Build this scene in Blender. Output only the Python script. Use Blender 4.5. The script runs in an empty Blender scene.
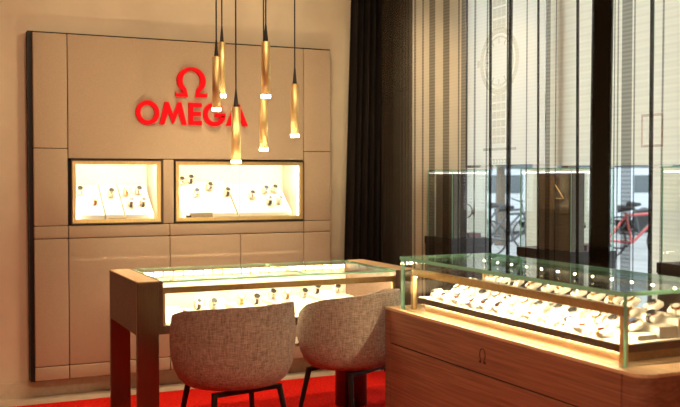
import bpy, bmesh, math, random
from mathutils import Vector, Matrix
random.seed(7)
PI = math.pi
sc = bpy.context.scene
COL = sc.collection

# ------------------------------------------------------------------ camera
FPX = 934.0
cam_d = bpy.data.cameras.new('camera')
cam_d.sensor_fit = 'HORIZONTAL'; cam_d.sensor_width = 36.0
cam_d.lens = FPX / 680.0 * 36.0
cam_d.clip_start = 0.05; cam_d.clip_end = 200
cam = bpy.data.objects.new('camera', cam_d); COL.objects.link(cam)
cam.location = (0.0, -6.19, 1.4)
cam.rotation_euler = (PI/2 - math.atan(26.5/FPX), 0, -math.radians(24.9))
sc.camera = cam
cam_d.dof.use_dof = True; cam_d.dof.focus_distance = 5.4; cam_d.dof.aperture_fstop = 3.2

# ------------------------------------------------------------------ world, exposure
w = bpy.data.worlds.new('overcast_sky'); sc.world = w; w.use_nodes = True
nt = w.node_tree
bg = nt.nodes['Background']
bg.inputs['Color'].default_value = (0.88, 0.94, 1.0, 1)
bg.inputs['Strength'].default_value = 4.4
vs = sc.view_settings
sc.display_settings.display_device = 'sRGB'
vs.view_transform = 'Standard'; vs.look = 'None'; vs.gamma = 1.0; vs.exposure = 0.0
vs.use_curve_mapping = False
sc.cycles.transparent_max_bounces = 48
sc.cycles.max_bounces = 10
sc.cycles.caustics_reflective = False; sc.cycles.caustics_refractive = False
sc.cycles.sample_clamp_indirect = 6.0

WARM = (1.0, 0.74, 0.46)
def spot(name, loc, target, power, angle, color=WARM, size=0.06, blend=0.9):
    l = bpy.data.lights.new(name, 'SPOT'); l.energy = power; l.color = color
    l.spot_size = math.radians(angle); l.spot_blend = blend; l.shadow_soft_size = size
    o = bpy.data.objects.new(name, l); COL.objects.link(o); o.location = loc
    o.rotation_euler = (Vector(target) - Vector(loc)).to_track_quat('-Z', 'Y').to_euler()
def area(name, loc, target, power, sx, sy, color=WARM):
    l = bpy.data.lights.new(name, 'AREA'); l.energy = power; l.color = color
    l.shape = 'RECTANGLE'; l.size = sx; l.size_y = sy
    o = bpy.data.objects.new(name, l); COL.objects.link(o); o.location = loc
    o.rotation_euler = (Vector(target) - Vector(loc)).to_track_quat('-Z', 'Y').to_euler()
spot('unseen_ceiling_spot', (1.75, -1.75, 2.93), (1.75, 0.0, 1.75), 36, 110)
spot('unseen_ceiling_spot', (0.95, -2.2, 2.93), (0.7, 0.0, 1.1), 42, 75)
spot('unseen_ceiling_spot', (2.55, -2.2, 2.93), (2.3, 0.0, 1.2), 26, 70)
area('unseen_fill_light', (0.9, -4.6, 2.93), (1.6, -3.2, 0.5), 42, 1.2, 0.4)  # broad lamp added out of view for general ambient light
spot('unseen_ceiling_spot', (0.6, -3.6, 2.93), (2.3, -2.9, 0.5), 60, 60)
spot('unseen_ceiling_spot', (1.75, -0.75, 2.93), (1.9, -0.45, 0.0), 130, 60)
spot('unseen_ceiling_spot', (3.5, -1.1, 2.93), (3.55, 0.0, 1.3), 45, 90)  # unseen lamp added behind the voile to brighten the back wall

# ------------------------------------------------------------------ materials
def _new(name):
    m = bpy.data.materials.new(name); m.use_nodes = True
    n = m.node_tree; n.nodes.clear()
    out = n.nodes.new('ShaderNodeOutputMaterial')
    return m, n, out
def _coords(n, scale):
    tc = n.nodes.new('ShaderNodeTexCoord'); mp = n.nodes.new('ShaderNodeMapping')
    mp.inputs['Scale'].default_value = scale
    n.links.new(tc.outputs['Object'], mp.inputs['Vector'])
    return mp.outputs['Vector']
def mat(name, col, rough=0.5, metal=0.0, scale=(40, 40, 40), vary=0.08, bump=0.0, spec=0.5, coat=0.0, detail=4):
    """principled surface whose colour and relief are broken up by noise"""
    m, n, out = _new(name)
    p = n.nodes.new('ShaderNodeBsdfPrincipled'); n.links.new(p.outputs[0], out.inputs[0])
    p.inputs['Roughness'].default_value = rough; p.inputs['Metallic'].default_value = metal
    p.inputs['Specular IOR Level'].default_value = spec
    if coat: p.inputs['Coat Weight'].default_value = coat
    t = n.nodes.new('ShaderNodeTexNoise'); t.inputs['Scale'].default_value = 1.0; t.inputs['Detail'].default_value = detail
    n.links.new(_coords(n, scale), t.inputs['Vector'])
    r = n.nodes.new('ShaderNodeValToRGB')
    r.color_ramp.elements[0].position = 0.3; r.color_ramp.elements[1].position = 0.7
    r.color_ramp.elements[0].color = tuple(c * (1 - vary) for c in col) + (1,)
    r.color_ramp.elements[1].color = tuple(min(1, c * (1 + vary)) for c in col) + (1,)
    n.links.new(t.outputs['Fac'], r.inputs['Fac']); n.links.new(r.outputs['Color'], p.inputs['Base Color'])
    if bump:
        b = n.nodes.new('ShaderNodeBump'); b.inputs['Strength'].default_value = bump; b.inputs['Distance'].default_value = 0.004
        n.links.new(t.outputs['Fac'], b.inputs['Height']); n.links.new(b.outputs['Normal'], p.inputs['Normal'])
    return m
def emit(name, col, strength):
    m, n, out = _new(name)
    e = n.nodes.new('ShaderNodeEmission'); e.inputs['Color'].default_value = col + (1,); e.inputs['Strength'].default_value = strength
    n.links.new(e.outputs[0], out.inputs[0]); return m
def glass(name, tint, refl=1.0, rough=0.0):
    """thin pane: clear straight through, fresnel reflection"""
    m, n, out = _new(name)
    tr = n.nodes.new('ShaderNodeBsdfTransparent'); tr.inputs['Color'].default_value = tint + (1,)
    gl = n.nodes.new('ShaderNodeBsdfGlossy'); gl.inputs['Roughness'].default_value = rough
    fr = n.nodes.new('ShaderNodeFresnel'); geo = n.nodes.new('ShaderNodeNewGeometry'); mr = n.nodes.new('ShaderNodeMapRange')   # same reflectance on both faces of a pane
    mr.inputs['To Min'].default_value = 1.48; mr.inputs['To Max'].default_value = 1/1.48
    n.links.new(geo.outputs['Backfacing'], mr.inputs['Value']); n.links.new(mr.outputs[0], fr.inputs['IOR'])
    mu = n.nodes.new('ShaderNodeMath'); mu.operation = 'MULTIPLY'; mu.inputs[1].default_value = refl
    mx = n.nodes.new('ShaderNodeMixShader')
    n.links.new(fr.outputs[0], mu.inputs[0]); n.links.new(mu.outputs[0], mx.inputs[0])
    n.links.new(tr.outputs[0], mx.inputs[1]); n.links.new(gl.outputs[0], mx.inputs[2])
    n.links.new(mx.outputs[0], out.inputs[0]); return m
def translucent(name, col, share=0.5, stripes=0.0):
    m, n, out = _new(name)
    d = n.nodes.new('ShaderNodeBsdfDiffuse'); t = n.nodes.new('ShaderNodeBsdfTranslucent')
    nz = n.nodes.new('ShaderNodeTexWave'); nz.bands_direction = 'Z'; nz.inputs['Scale'].default_value = 6.0
    n.links.new(_coords(n, (1, 1, 1)), nz.inputs['Vector'])
    r = n.nodes.new('ShaderNodeValToRGB')
    r.color_ramp.elements[0].color = tuple(c * (1 - stripes) for c in col) + (1,)
    r.color_ramp.elements[1].color = col + (1,)
    n.links.new(nz.outputs['Fac'], r.inputs['Fac'])
    n.links.new(r.outputs[0], d.inputs['Color']); n.links.new(r.outputs[0], t.inputs['Color'])
    mx = n.nodes.new('ShaderNodeMixShader'); mx.inputs[0].default_value = share
    n.links.new(d.outputs[0], mx.inputs[1]); n.links.new(t.outputs[0], mx.inputs[2])
    n.links.new(mx.outputs[0], out.inputs[0]); return m
def sheer_mat(name, col, lo, hi):
    """open weave: threads in horizontal ribs, clear between them"""
    m, n, out = _new(name)
    d = n.nodes.new('ShaderNodeBsdfDiffuse'); d.inputs['Color'].default_value = col + (1,)
    t = n.nodes.new('ShaderNodeBsdfTranslucent'); t.inputs['Color'].default_value = col + (1,)
    m1 = n.nodes.new('ShaderNodeMixShader'); m1.inputs[0].default_value = 0.35
    n.links.new(d.outputs[0], m1.inputs[1]); n.links.new(t.outputs[0], m1.inputs[2])
    tr = n.nodes.new('ShaderNodeBsdfTransparent')
    wv = n.nodes.new('ShaderNodeTexWave'); wv.bands_direction = 'Z'; wv.inputs['Scale'].default_value = 16.0
    wv.inputs['Distortion'].default_value = 0.6; wv.inputs['Detail'].default_value = 1.0
    n.links.new(_coords(n, (1, 1, 1)), wv.inputs['Vector'])
    mr = n.nodes.new('ShaderNodeMapRange'); mr.inputs['To Min'].default_value = lo; mr.inputs['To Max'].default_value = hi
    n.links.new(wv.outputs['Fac'], mr.inputs['Value'])
    m2 = n.nodes.new('ShaderNodeMixShader')
    n.links.new(mr.outputs[0], m2.inputs[0]); n.links.new(tr.outputs[0], m2.inputs[1]); n.links.new(m1.outputs[0], m2.inputs[2])
    n.links.new(m2.outputs[0], out.inputs[0]); return m
def fabric(name, c1, c2):
    m, n, out = _new(name)
    p = n.nodes.new('ShaderNodeBsdfPrincipled'); n.links.new(p.outputs[0], out.inputs[0])
    p.inputs['Roughness'].default_value = 0.9; p.inputs['Specular IOR Level'].default_value = 0.15
    p.inputs['Sheen Weight'].default_value = 0.15
    facs = []
    for sc3 in ((200, 200, 22), (34, 34, 240)):
        t = n.nodes.new('ShaderNodeTexNoise'); t.inputs['Scale'].default_value = 1.0; t.inputs['Detail'].default_value = 3
        n.links.new(_coords(n, sc3), t.inputs['Vector']); facs.append(t.outputs['Fac'])
    a = n.nodes.new('ShaderNodeMath'); a.operation = 'ADD'; n.links.new(facs[0], a.inputs[0]); n.links.new(facs[1], a.inputs[1])
    r = n.nodes.new('ShaderNodeMapRange'); r.inputs['From Min'].default_value = 0.75; r.inputs['From Max'].default_value = 1.25
    n.links.new(a.outputs[0], r.inputs['Value'])
    mx = n.nodes.new('ShaderNodeMix'); mx.data_type = 'RGBA'
    mx.inputs['A'].default_value = c1 + (1,); mx.inputs['B'].default_value = c2 + (1,)
    n.links.new(r.outputs[0], mx.inputs['Factor']); n.links.new(mx.outputs['Result'], p.inputs['Base Color'])
    b = n.nodes.new('ShaderNodeBump'); b.inputs['Strength'].default_value = 0.35; b.inputs['Distance'].default_value = 0.002
    n.links.new(r.outputs[0], b.inputs['Height']); n.links.new(b.outputs['Normal'], p.inputs['Normal'])
    return m

M = {}
M['plaster'] = mat('plaster', (0.78, 0.66, 0.48), 0.85, 0, (6, 6, 6), 0.04, 0.05)
M['ceiling'] = mat('ceiling_paint', (0.62, 0.56, 0.47), 0.9)
M['leather'] = mat('beige_leather', (0.48, 0.365, 0.25), 0.68, 0, (160, 160, 160), 0.05, 0.15, 0.2)
M['black'] = mat('black_backing', (0.012, 0.010, 0.009), 0.6)
M['skirting'] = mat('beige_skirting', (0.70, 0.58, 0.43), 0.6)
M['stone'] = mat('beige_stone', (0.66, 0.52, 0.38), 0.55, 0, (12, 12, 12), 0.08)
M['carpet'] = mat('red_carpet', (0.90, 0.016, 0.008), 0.95, 0, (60, 60, 60), 0.35, 0.6, 0.1)
M['red'] = mat('red_lacquer', (0.85, 0.004, 0.012), 0.5, 0, (20, 20, 20), 0.03, 0, 0.1)
M['brass'] = mat('brushed_brass', (0.86, 0.64, 0.30), 0.42, 1.0, (300, 300, 8), 0.10)
M['brass_tube'] = mat('satin_brass', (0.86, 0.65, 0.30), 0.5, 1.0, (5, 5, 5), 0.02)
M['brass_rail'] = mat('brass_rail', (0.62, 0.42, 0.18), 0.35, 1.0, (60, 60, 60), 0.10)
M['bronze'] = mat('dark_bronze', (0.16, 0.11, 0.08), 0.35, 0.85, (200, 200, 10), 0.15)
M['leg_metal'] = mat('brushed_bronze_leg', (0.22, 0.155, 0.10), 0.34, 0.9, (200, 200, 10), 0.08)
M['wood_y'] = mat('walnut_veneer', (0.27, 0.125, 0.070), 0.42, 0, (30, 3.0, 110), 0.30, 0.05, 0.4)
M['wood_x'] = mat('oak_veneer_dark', (0.14, 0.078, 0.047), 0.45, 0, (3.0, 30, 110), 0.22, 0.05, 0.4)
M['wood_top_lit'] = mat('lit_oak_top', (0.66, 0.44, 0.245), 0.4, 0, (60, 4, 60), 0.15, 0.03, 0.4)  # lit look of the cap and ledge is put into this lighter colour
M['groove'] = mat('shadow_gap', (0.018, 0.010, 0.007), 0.8)
M['white'] = mat('white_lining', (0.86, 0.80, 0.70), 0.6, 0, (30, 30, 30), 0.02)
M['cream'] = mat('cream_suede', (0.80, 0.72, 0.60), 0.8, 0, (90, 90, 90), 0.05)
M['beigeblock'] = mat('beige_riser', (0.60, 0.47, 0.34), 0.6)
M['dark_metal'] = mat('blackened_steel', (0.025, 0.02, 0.018), 0.4, 0.6)
M['fabric'] = fabric('taupe_weave', (0.21, 0.165, 0.13), (0.50, 0.41, 0.33))
M['cushion_dark'] = fabric('taupe_seat_weave', (0.15, 0.11, 0.08), (0.30, 0.23, 0.17))
M['glass'] = glass('clear_glass', (0.985, 0.995, 0.985), 1.0)
M['glass_top'] = glass('clear_top_glass', (0.93, 0.985, 0.95), 1.0)
M['glass_win'] = glass('window_glass', (0.97, 0.99, 0.98), 0.5)
M['glass_edge'] = translucent('green_glass_edge', (0.36, 0.70, 0.50), 0.55)
M['drape'] = mat('black_brown_velvet', (0.018, 0.013, 0.011), 0.9, 0, (50, 50, 8), 0.35, 0.1, 0.2)
M['sheer'] = sheer_mat('sheer_voile', (0.10, 0.075, 0.055), 0.02, 0.07)
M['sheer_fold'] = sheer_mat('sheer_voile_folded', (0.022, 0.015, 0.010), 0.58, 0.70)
M['sheer_dense'] = sheer_mat('sheer_voile_gathered', (0.055, 0.040, 0.028), 0.50, 0.53)
M['banner'] = translucent('backlit_banner_cloth', (0.93, 0.92, 0.86), 0.55, 0.0)
M['blind'] = translucent('ribbed_blind_cloth', (0.94, 0.92, 0.83), 0.58, 0.05)
M['print'] = sheer_mat('faint_gold_print', (0.70, 0.55, 0.12), 0.10, 0.11)
M['print_dark'] = sheer_mat('faint_grey_print', (0.40, 0.36, 0.26), 0.18, 0.20)
M['print_red'] = sheer_mat('faint_red_print', (0.75, 0.10, 0.08), 0.17, 0.18)
M['mullion'] = mat('brown_window_frame', (0.10, 0.065, 0.045), 0.5)
M['plinth'] = mat('black_plinth', (0.016, 0.012, 0.011), 0.4)
M['brownboard'] = mat('brown_display_board', (0.055, 0.032, 0.022), 0.5)
M['redbrown'] = mat('oxblood_board', (0.10, 0.025, 0.02), 0.5)
M['steel'] = mat('polished_steel', (0.70, 0.69, 0.67), 0.2, 1.0)
M['gold'] = mat('polished_gold', (0.85, 0.58, 0.25), 0.2, 1.0)
M['black_dial'] = mat('black_dial', (0.02, 0.02, 0.022), 0.3)
M['blue_dial'] = mat('blue_dial', (0.03, 0.05, 0.12), 0.3)
M['white_dial'] = mat('silver_dial', (0.75, 0.74, 0.70), 0.3)
M['black_leather'] = mat('black_strap_leather', (0.025, 0.020, 0.018), 0.5)
M['white_leather'] = mat('ivory_strap_leather', (0.78, 0.73, 0.64), 0.5)
M['brown_leather'] = mat('brown_strap_leather', (0.14, 0.065, 0.03), 0.5)
M['led'] = emit('warm_led', (1.0, 0.80, 0.48), 170)
M['ledge_glow'] = emit('warm_ledge_glow', (1.0, 0.78, 0.45), 28)
M['led_niche'] = emit('warm_led_niche', (1.0, 0.82, 0.53), 110)
M['led_cool'] = emit('neutral_led', (1.0, 0.95, 0.82), 4)
M['bulb'] = emit('pendant_diffuser_glow', (1.0, 0.85, 0.58), 40)
M['asphalt'] = mat('grey_pavement', (0.20, 0.21, 0.21), 0.9, 0, (2, 2, 2), 0.1)
M['facade'] = mat('stucco_facade', (0.34, 0.29, 0.23), 0.9, 0, (1, 1, 1), 0.12)
M['leaf'] = mat('tree_leaves', (0.05, 0.10, 0.035), 0.7, 0, (3, 3, 3), 0.4)
M['bark'] = mat('tree_bark', (0.10, 0.075, 0.05), 0.9)
M['tyre'] = mat('black_tyre', (0.02, 0.02, 0.022), 0.8)
M['bike_dark'] = mat('dark_bike_paint', (0.04, 0.045, 0.05), 0.35)
M['bike_red'] = mat('red_bike_paint', (0.36, 0.06, 0.055), 0.35)
M['van'] = mat('pale_van_paint', (0.42, 0.46, 0.49), 0.3)
M['darkglass'] = mat('dark_window_glass', (0.05, 0.07, 0.08), 0.1)

# ------------------------------------------------------------------ builders
def base_of(p):
    v = Vector((0, 0, 0))
    while p is not None:
        v = v + p.location; p = p.parent
    return v
def obj(name, bm, material, parent=None, smooth=False, extra=()):
    """link a bmesh (world coordinates) as one mesh object, local to its parent"""
    off = base_of(parent)
    if off.length: bmesh.ops.translate(bm, verts=bm.verts, vec=-off)
    me = bpy.data.meshes.new(name); bm.normal_update(); bm.to_mesh(me); bm.free()
    me.materials.append(material)
    for e in extra: me.materials.append(e)
    if smooth:
        for p in me.polygons: p.use_smooth = True
    o = bpy.data.objects.new(name, me); COL.objects.link(o)
    if parent is not None: o.parent = parent
    return o
def thing(name, label, cat, loc=(0, 0, 0), group=None):
    o = bpy.data.objects.new(name, None); COL.objects.link(o); o.location = loc
    o.empty_display_size = 0.05
    o['label'] = label; o['category'] = cat
    if group: o['group'] = group
    return o
def tag(o, label, cat, group=None):
    o['label'] = label; o['category'] = cat
    if group: o['group'] = group
    return o
def struct(name, bm, m, smooth=False):
    o = obj(name, bm, m, None, smooth); o['kind'] = 'structure'; return o
def dup(root, loc, label, group=None, rz=None):
    r = root.copy(); COL.objects.link(r); r.location = loc; r['label'] = label
    if rz is not None: r.rotation_euler = (0, 0, rz)
    if group: r['group'] = group
    for ch in list(root.children):
        c = ch.copy(); COL.objects.link(c); c.parent = r
        for g in list(ch.children):
            d = g.copy(); COL.objects.link(d); d.parent = c
    return r
def box(bm, x0, x1, y0, y1, z0, z1, bev=0.0, seg=2):
    r = bmesh.ops.create_cube(bm, size=1.0)
    vs_ = r['verts']
    bmesh.ops.scale(bm, vec=(abs(x1-x0), abs(y1-y0), abs(z1-z0)), verts=vs_)
    bmesh.ops.translate(bm, vec=((x0+x1)/2, (y0+y1)/2, (z0+z1)/2), verts=vs_)
    if bev:
        es = list({e for v in vs_ for e in v.link_edges})
        bmesh.ops.bevel(bm, geom=es, offset=bev, segments=seg, affect='EDGES', profile=0.5)
    return bm
def B(x0, x1, y0, y1, z0, z1, bev=0.0, seg=2):
    return box(bmesh.new(), x0, x1, y0, y1, z0, z1, bev, seg)
def tube(bm, p0, p1, r0, r1=None, n=12, caps=True):
    r1 = r0 if r1 is None else r1
    p0, p1 = Vector(p0), Vector(p1); d = p1 - p0
    q = d.to_track_quat('Z', 'Y').to_matrix().to_4x4()
    res = bmesh.ops.create_cone(bm, cap_ends=caps, cap_tris=False, segments=n, radius1=r0, radius2=r1, depth=d.length)
    bmesh.ops.transform(bm, matrix=Matrix.Translation((p0 + p1) / 2) @ q, verts=res['verts'])
    return bm
def T(*a, **k): return tube(bmesh.new(), *a, **k)
def polytube(bm, pts, r, n=8):
    for a, b in zip(pts, pts[1:]): tube(bm, a, b, r, n=n)
    return bm
def prism(bm, pts, origin, ux, uz, uy, depth):
    """2-D outline swept along uy by depth"""
    o, ux, uz, uy = Vector(origin), Vector(ux), Vector(uz), Vector(uy)
    a = [bm.verts.new(o + ux*x + uz*z) for x, z in pts]
    b = [bm.verts.new(o + ux*x + uz*z + uy*depth) for x, z in pts]
    n = len(pts)
    bm.faces.new(a); bm.faces.new(b[::-1])
    for i in range(n): bm.faces.new((a[i], b[i], b[(i+1) % n], a[(i+1) % n]))
    return bm
def strip(bm, outer, inner, origin, ux, uz, uy, depth, closed=False):
    """band between two matched outlines, swept by depth"""
    n = len(outer)
    for i in range(n if closed else n-1):
        j = (i+1) % n
        prism(bm, [outer[i], outer[j], inner[j], inner[i]], origin, ux, uz, uy, depth)
    bmesh.ops.remove_doubles(bm, verts=bm.verts, dist=1e-5)
    return bm
def pane(bm, x0, x1, y0, y1, z0, z1):
    """glass sheet: big faces clear (slot 0), rims green (slot 1)"""
    box(bm, x0, x1, y0, y1, z0, z1)
    bm.faces.ensure_lookup_table()
    dims = (abs(x1-x0), abs(y1-y0), abs(z1-z0)); ax = dims.index(min(dims))
    bm.normal_update()
    for f in bm.faces:
        f.material_index = 0 if abs(f.normal[ax]) > 0.9 else 1
    return bm
def glass_pane(name, parent, *b, m='glass'):
    return obj(name, pane(bmesh.new(), *b), M[m], parent, extra=(M['glass_edge'],))
def fix(bm):
    bmesh.ops.recalc_face_normals(bm, faces=bm.faces); return bm

# ------------------------------------------------------------------ room
struct('floor', B(-2.6, 3.95, -8.6, -0.22, -0.06, 0.0), M['carpet'])
struct('trim_1', B(-2.6, 3.95, -0.22, 0.25, -0.06, 0.002), M['stone'])
bm = bmesh.new()          # back wall with the openings of the two recessed cases
zs = [(-0.06, 1.09), (1.52, 3.0)]
for z0, z1 in zs: box(bm, -2.6, 3.95, 0.0, 0.3, z0, z1)
for x0, x1 in ((-2.6, 0.93), (1.54, 1.60), (2.55, 3.95)): box(bm, x0, x1, 0.0, 0.3, 1.09, 1.52)
struct('wall_back', bm, M['plaster'])
struct('wall_left', B(-2.75, -2.6, -8.6, 0.3, -0.06, 3.0), M['plaster'])
struct('wall_front', B(-2.75, 4.1, -8.75, -8.6, -0.06, 3.0), M['plaster'])
struct('wall_right', B(3.95, 4.1, -8.6, -3.6, -0.06, 3.0), M['plaster'])
struct('ceiling', B(-2.75, 4.1, -8.75, 0.3, 3.0, 3.1), M['ceiling'])
struct('baseboard_back', B(-2.6, 2.86, -0.012, 0.0, 0.002, 0.10), M['skirting'])

# shop window in the right wall
win = bpy.data.objects.new('window_1', None); COL.objects.link(win); win['kind'] = 'structure'; win.location = (4.0, -1.7, 0)
bm = bmesh.new()
for y in (0.02, -1.16, -2.36, -3.56): box(bm, 3.99, 4.06, y-0.035, y+0.035, -0.06, 3.0)
box(bm, 3.99, 4.06, -3.6, 0.05, -0.06, 0.12); box(bm, 3.99, 4.06, -3.6, 0.05, 2.92, 3.0)
obj('window_frame', bm, M['mullion'], win)
for y0, y1 in ((-1.125, -0.015), (-2.325, -1.195), (-3.525, -2.395)):
    obj('window_pane', B(4.02, 4.03, y0, y1, 0.12, 2.92), M['glass_win'], win)

# ------------------------------------------------------------------ leather display wall
XL, XR, ZB, ZT = 0.717, 2.746, 0.118, 2.30
dw = thing('display_wall', 'beige leather panelled display wall with stitched seams and black edge', 'wall panel', (1.73, -0.06, 0.118))
bm = bmesh.new()         # black board behind the padding, with the case openings
for a in ((XL-0.024, XR+0.010, 0.118-0.006, 1.10), (XL-0.024, XR+0.010, 1.51, ZT+0.010)):
    box(bm, a[0], a[1], -0.085, -0.004, a[2], a[3])
for x0, x1 in ((XL-0.024, 0.945), (1.527, 1.613), (2.537, XR+0.010)): box(bm, x0, x1, -0.085, -0.004, 1.10, 1.51)
obj('backing_board', bm, M['black'], dw)
XC = [XL, 0.926, 2.536, XR]
G = 0.0018
def pad(x0, x1, z0, z1):
    obj('padded_panel', B(x0+G, x1-G, -0.12, -0.086, z0+G, z1-G, 0.006, 3), M['leather'], dw, True)
# outer columns, broken at the seams
for x0, x1 in ((XC[0], XC[1]), (XC[2], XC[3])):
    for z0, z1 in ((ZB, 0.206), (0.206, 1.011), (1.011, 1.092), (1.092, 1.58), (1.58, ZT)): pad(x0, x1, z0, z1)
pad(XC[1], XC[2], 1.516, ZT)                                   # field with the sign
pad(1.532, 1.608, 1.092, 1.516)                                 # between the cases
for x0, x1 in ((XC[1], 1.578), (1.578, XC[2])): pad(x0, x1, 1.011, 1.092)
for x0, x1 in ((XC[1], 1.578), (1.578, 2.068), (2.068, XC[2])): pad(x0, x1, 0.206, 1.011)
for x0, x1 in ((XC[1], 1.578), (1.578, XC[2])): pad(x0, x1, ZB, 0.206)

# ------------------------------------------------------------------ recessed wall cases
def niche(x0, x1, label, mull=None):
    z0, z1 = 1.106, 1.503
    t = thing('wall_display_case', label, 'display case', ((x0+x1)/2, 0.0, z0))
    bm = bmesh.new()
    box(bm, x0, x1, 0.262, 0.27, z0, z1)
    box(bm, x0, x0+0.006, -0.08, 0.262, z0, z1); box(bm, x1-0.006, x1, -0.08, 0.262, z0, z1)
    box(bm, x0, x1, -0.08, 0.262, z0, z0+0.006); box(bm, x0, x1, -0.08, 0.262, z1-0.006, z1)
    obj('lining', bm, M['white'], t)
    bm = bmesh.new(); f = 0.007
    box(bm, x0-f, x0, -0.126, -0.08, z0-f, z1+f); box(bm, x1, x1+f, -0.126, -0.08, z0-f, z1+f)
    box(bm, x0, x1, -0.126, -0.08, z0-f, z0); box(bm, x0, x1, -0.126, -0.08, z1, z1+f)
    obj('outer_frame', bm, M['bronze'], t)
    bm = bmesh.new(); f = 0.022
    box(bm, x0, x0+f, -0.118, -0.082, z0, z1); box(bm, x1-f, x1, -0.118, -0.082, z0, z1)
    box(bm, x0+f, x1-f, -0.118, -0.082, z0, z0+f); box(bm, x0+f, x1-f, -0.118, -0.082, z1-f, z1)
    obj('brass_frame', bm, M['brass'], t)
    xs = [x0+f] + ([mull] if mull else []) + [x1-f]
    for a, b in zip(xs, xs[1:]):
        glass_pane('glass_door', t, a+0.001, b-0.001, -0.106, -0.100, z0+f, z1-f)
    obj('light_strip', B(x0+0.03, x1-0.03, -0.076, -0.060, z1-0.014, z1-0.007), M['led_niche'], t)
    obj('light_strip', B(x0+0.008, x0+0.016, -0.076, -0.060, z0+0.03, z1-0.03), M['led_niche'], t)
    obj('light_strip', B(x1-0.016, x1-0.008, -0.076, -0.060, z0+0.03, z1-0.03), M['led_niche'], t)
    return t
niche(0.952, 1.520, 'smaller left brass-framed glass case glowing in the leather wall')
niche(1.620, 2.531, 'wide right brass-framed glass case with two panes in the leather wall', 2.067)
def ramp(x0, x1, ya, za, yb, zb, label, m='white'):
    bm = bmesh.new()
    prism(bm, [(ya, 1.1125), (yb, 1.1125), (yb, zb), (ya, za)], (x0, 0, 0), (0, 1, 0), (0, 0, 1), (1, 0, 0), x1-x0)
    return tag(obj('display_ramp', fix(bm), M[m]), label, 'display ramp')
SL = 0.20/0.26
def slope_z(y): return 1.15 + SL*(y+0.06)
def rp(x0, x1, y0, y1, lab): ramp(x0, x1, y0, slope_z(y0), y1, slope_z(y1), lab)
rp(0.985, 1.165, -0.055, 0.20, 'sloped white watch board at the left end of the smaller wall case')
rp(1.175, 1.29, -0.055, 0.20, 'narrow sloped white board in the middle of the smaller wall case')
rp(1.30, 1.485, -0.055, 0.20, 'sloped white watch board at the right end of the smaller wall case')
rp(1.70, 2.062, -0.055, 0.23, 'wide sloped white watch board behind the left pane of the wide wall case')
rp(2.075, 2.47, -0.055, 0.20, 'wide sloped white watch board behind the right pane of the wide wall case')
tag(obj('price_plaque', B(1.185, 1.30, -0.075, -0.066, 1.1125, 1.135, 0.001), M['beigeblock']), 'small beige plaque standing at the front of the smaller wall case', 'plaque')
tag(obj('display_riser', B(1.722, 1.885, -0.077, -0.058, 1.1125, 1.160, 0.001), M['beigeblock']), 'beige riser block at the left front of the wide wall case', 'riser')
tag(obj('display_riser', B(1.890, 2.46, -0.077, -0.058, 1.1125, 1.135, 0.001), M['cream']), 'long low cream riser strip along the front of the wide wall case', 'riser')

# ------------------------------------------------------------------ watches
def make_watch(strap, case, dial):
    """a wristwatch closed round a roll, dial tipped up towards the shop; base at the lowest point"""
    t = thing('wristwatch', 'x', 'watch')
    R, Wd = 0.029, 0.019
    bm = bmesh.new(); pr = []
    n = 20
    for i in range(n):
        a = 2*PI*i/n
        y, z = math.cos(a), math.sin(a)
        pr.append([bm.verts.new((sx*Wd/2*(0.85 if k else 1), y*rr, z*rr + R)) for sx, rr, k in ((-1, R-0.0025, 0), (1, R-0.0025, 0), (1, R, 1), (-1, R, 1))])
    for i in range(n):
        a, b = pr[i], pr[(i+1) % n]
        for k in range(4): bm.faces.new((a[k], a[(k+1) % 4], b[(k+1) % 4], b[k]))
    obj('strap', fix(bm), M[strap], t, True)
    d = Vector((0, -0.72, 0.69)).normalized(); c = Vector((0, 0, R))
    cs = obj('watch_case', T(c + d*(R-0.001), c + d*(R+0.007), 0.0195, 0.018, n=18), M[case], t)
    obj('dial', T(c + d*(R+0.007), c + d*(R+0.0078), 0.0155, n=18), M[dial], cs)
    obj('crown', T(c + d*(R+0.003) + Vector((0.019, 0, 0)), c + d*(R+0.003) + Vector((0.024, 0, 0)), 0.003, n=8), M[case], cs)
    return t
def make_cushion(m):
    bm = bmesh.new(); n = 16; R = 0.0255
    prof = [(-0.021, 0.72), (-0.018, 0.95), (0.0, 1.0), (0.018, 0.95), (0.021, 0.72)]
    rings = []
    for x, s in prof:
        rings.append([bm.verts.new((x, math.cos(2*PI*i/n)*R*s, math.sin(2*PI*i/n)*R*s + 0.029)) for i in range(n)])
    for a, b in zip(rings, rings[1:]):
        for i in range(n): bm.faces.new((a[i], a[(i+1) % n], b[(i+1) % n], b[i]))
    bm.faces.new(rings[0][::-1]); bm.faces.new(rings[-1])
    o = obj('watch_cushion', fix(bm), M[m], None, True)
    return o
VAR = [('black_leather', 'steel', 'black_dial', 'black strapped'),
       ('steel', 'steel', 'black_dial', 'steel black-dial'),
       ('steel', 'steel', 'blue_dial', 'steel blue-dial'),
       ('brown_leather', 'gold', 'white_dial', 'brown strapped gold'),
       ('gold', 'gold', 'white_dial', 'all gold')]
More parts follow.
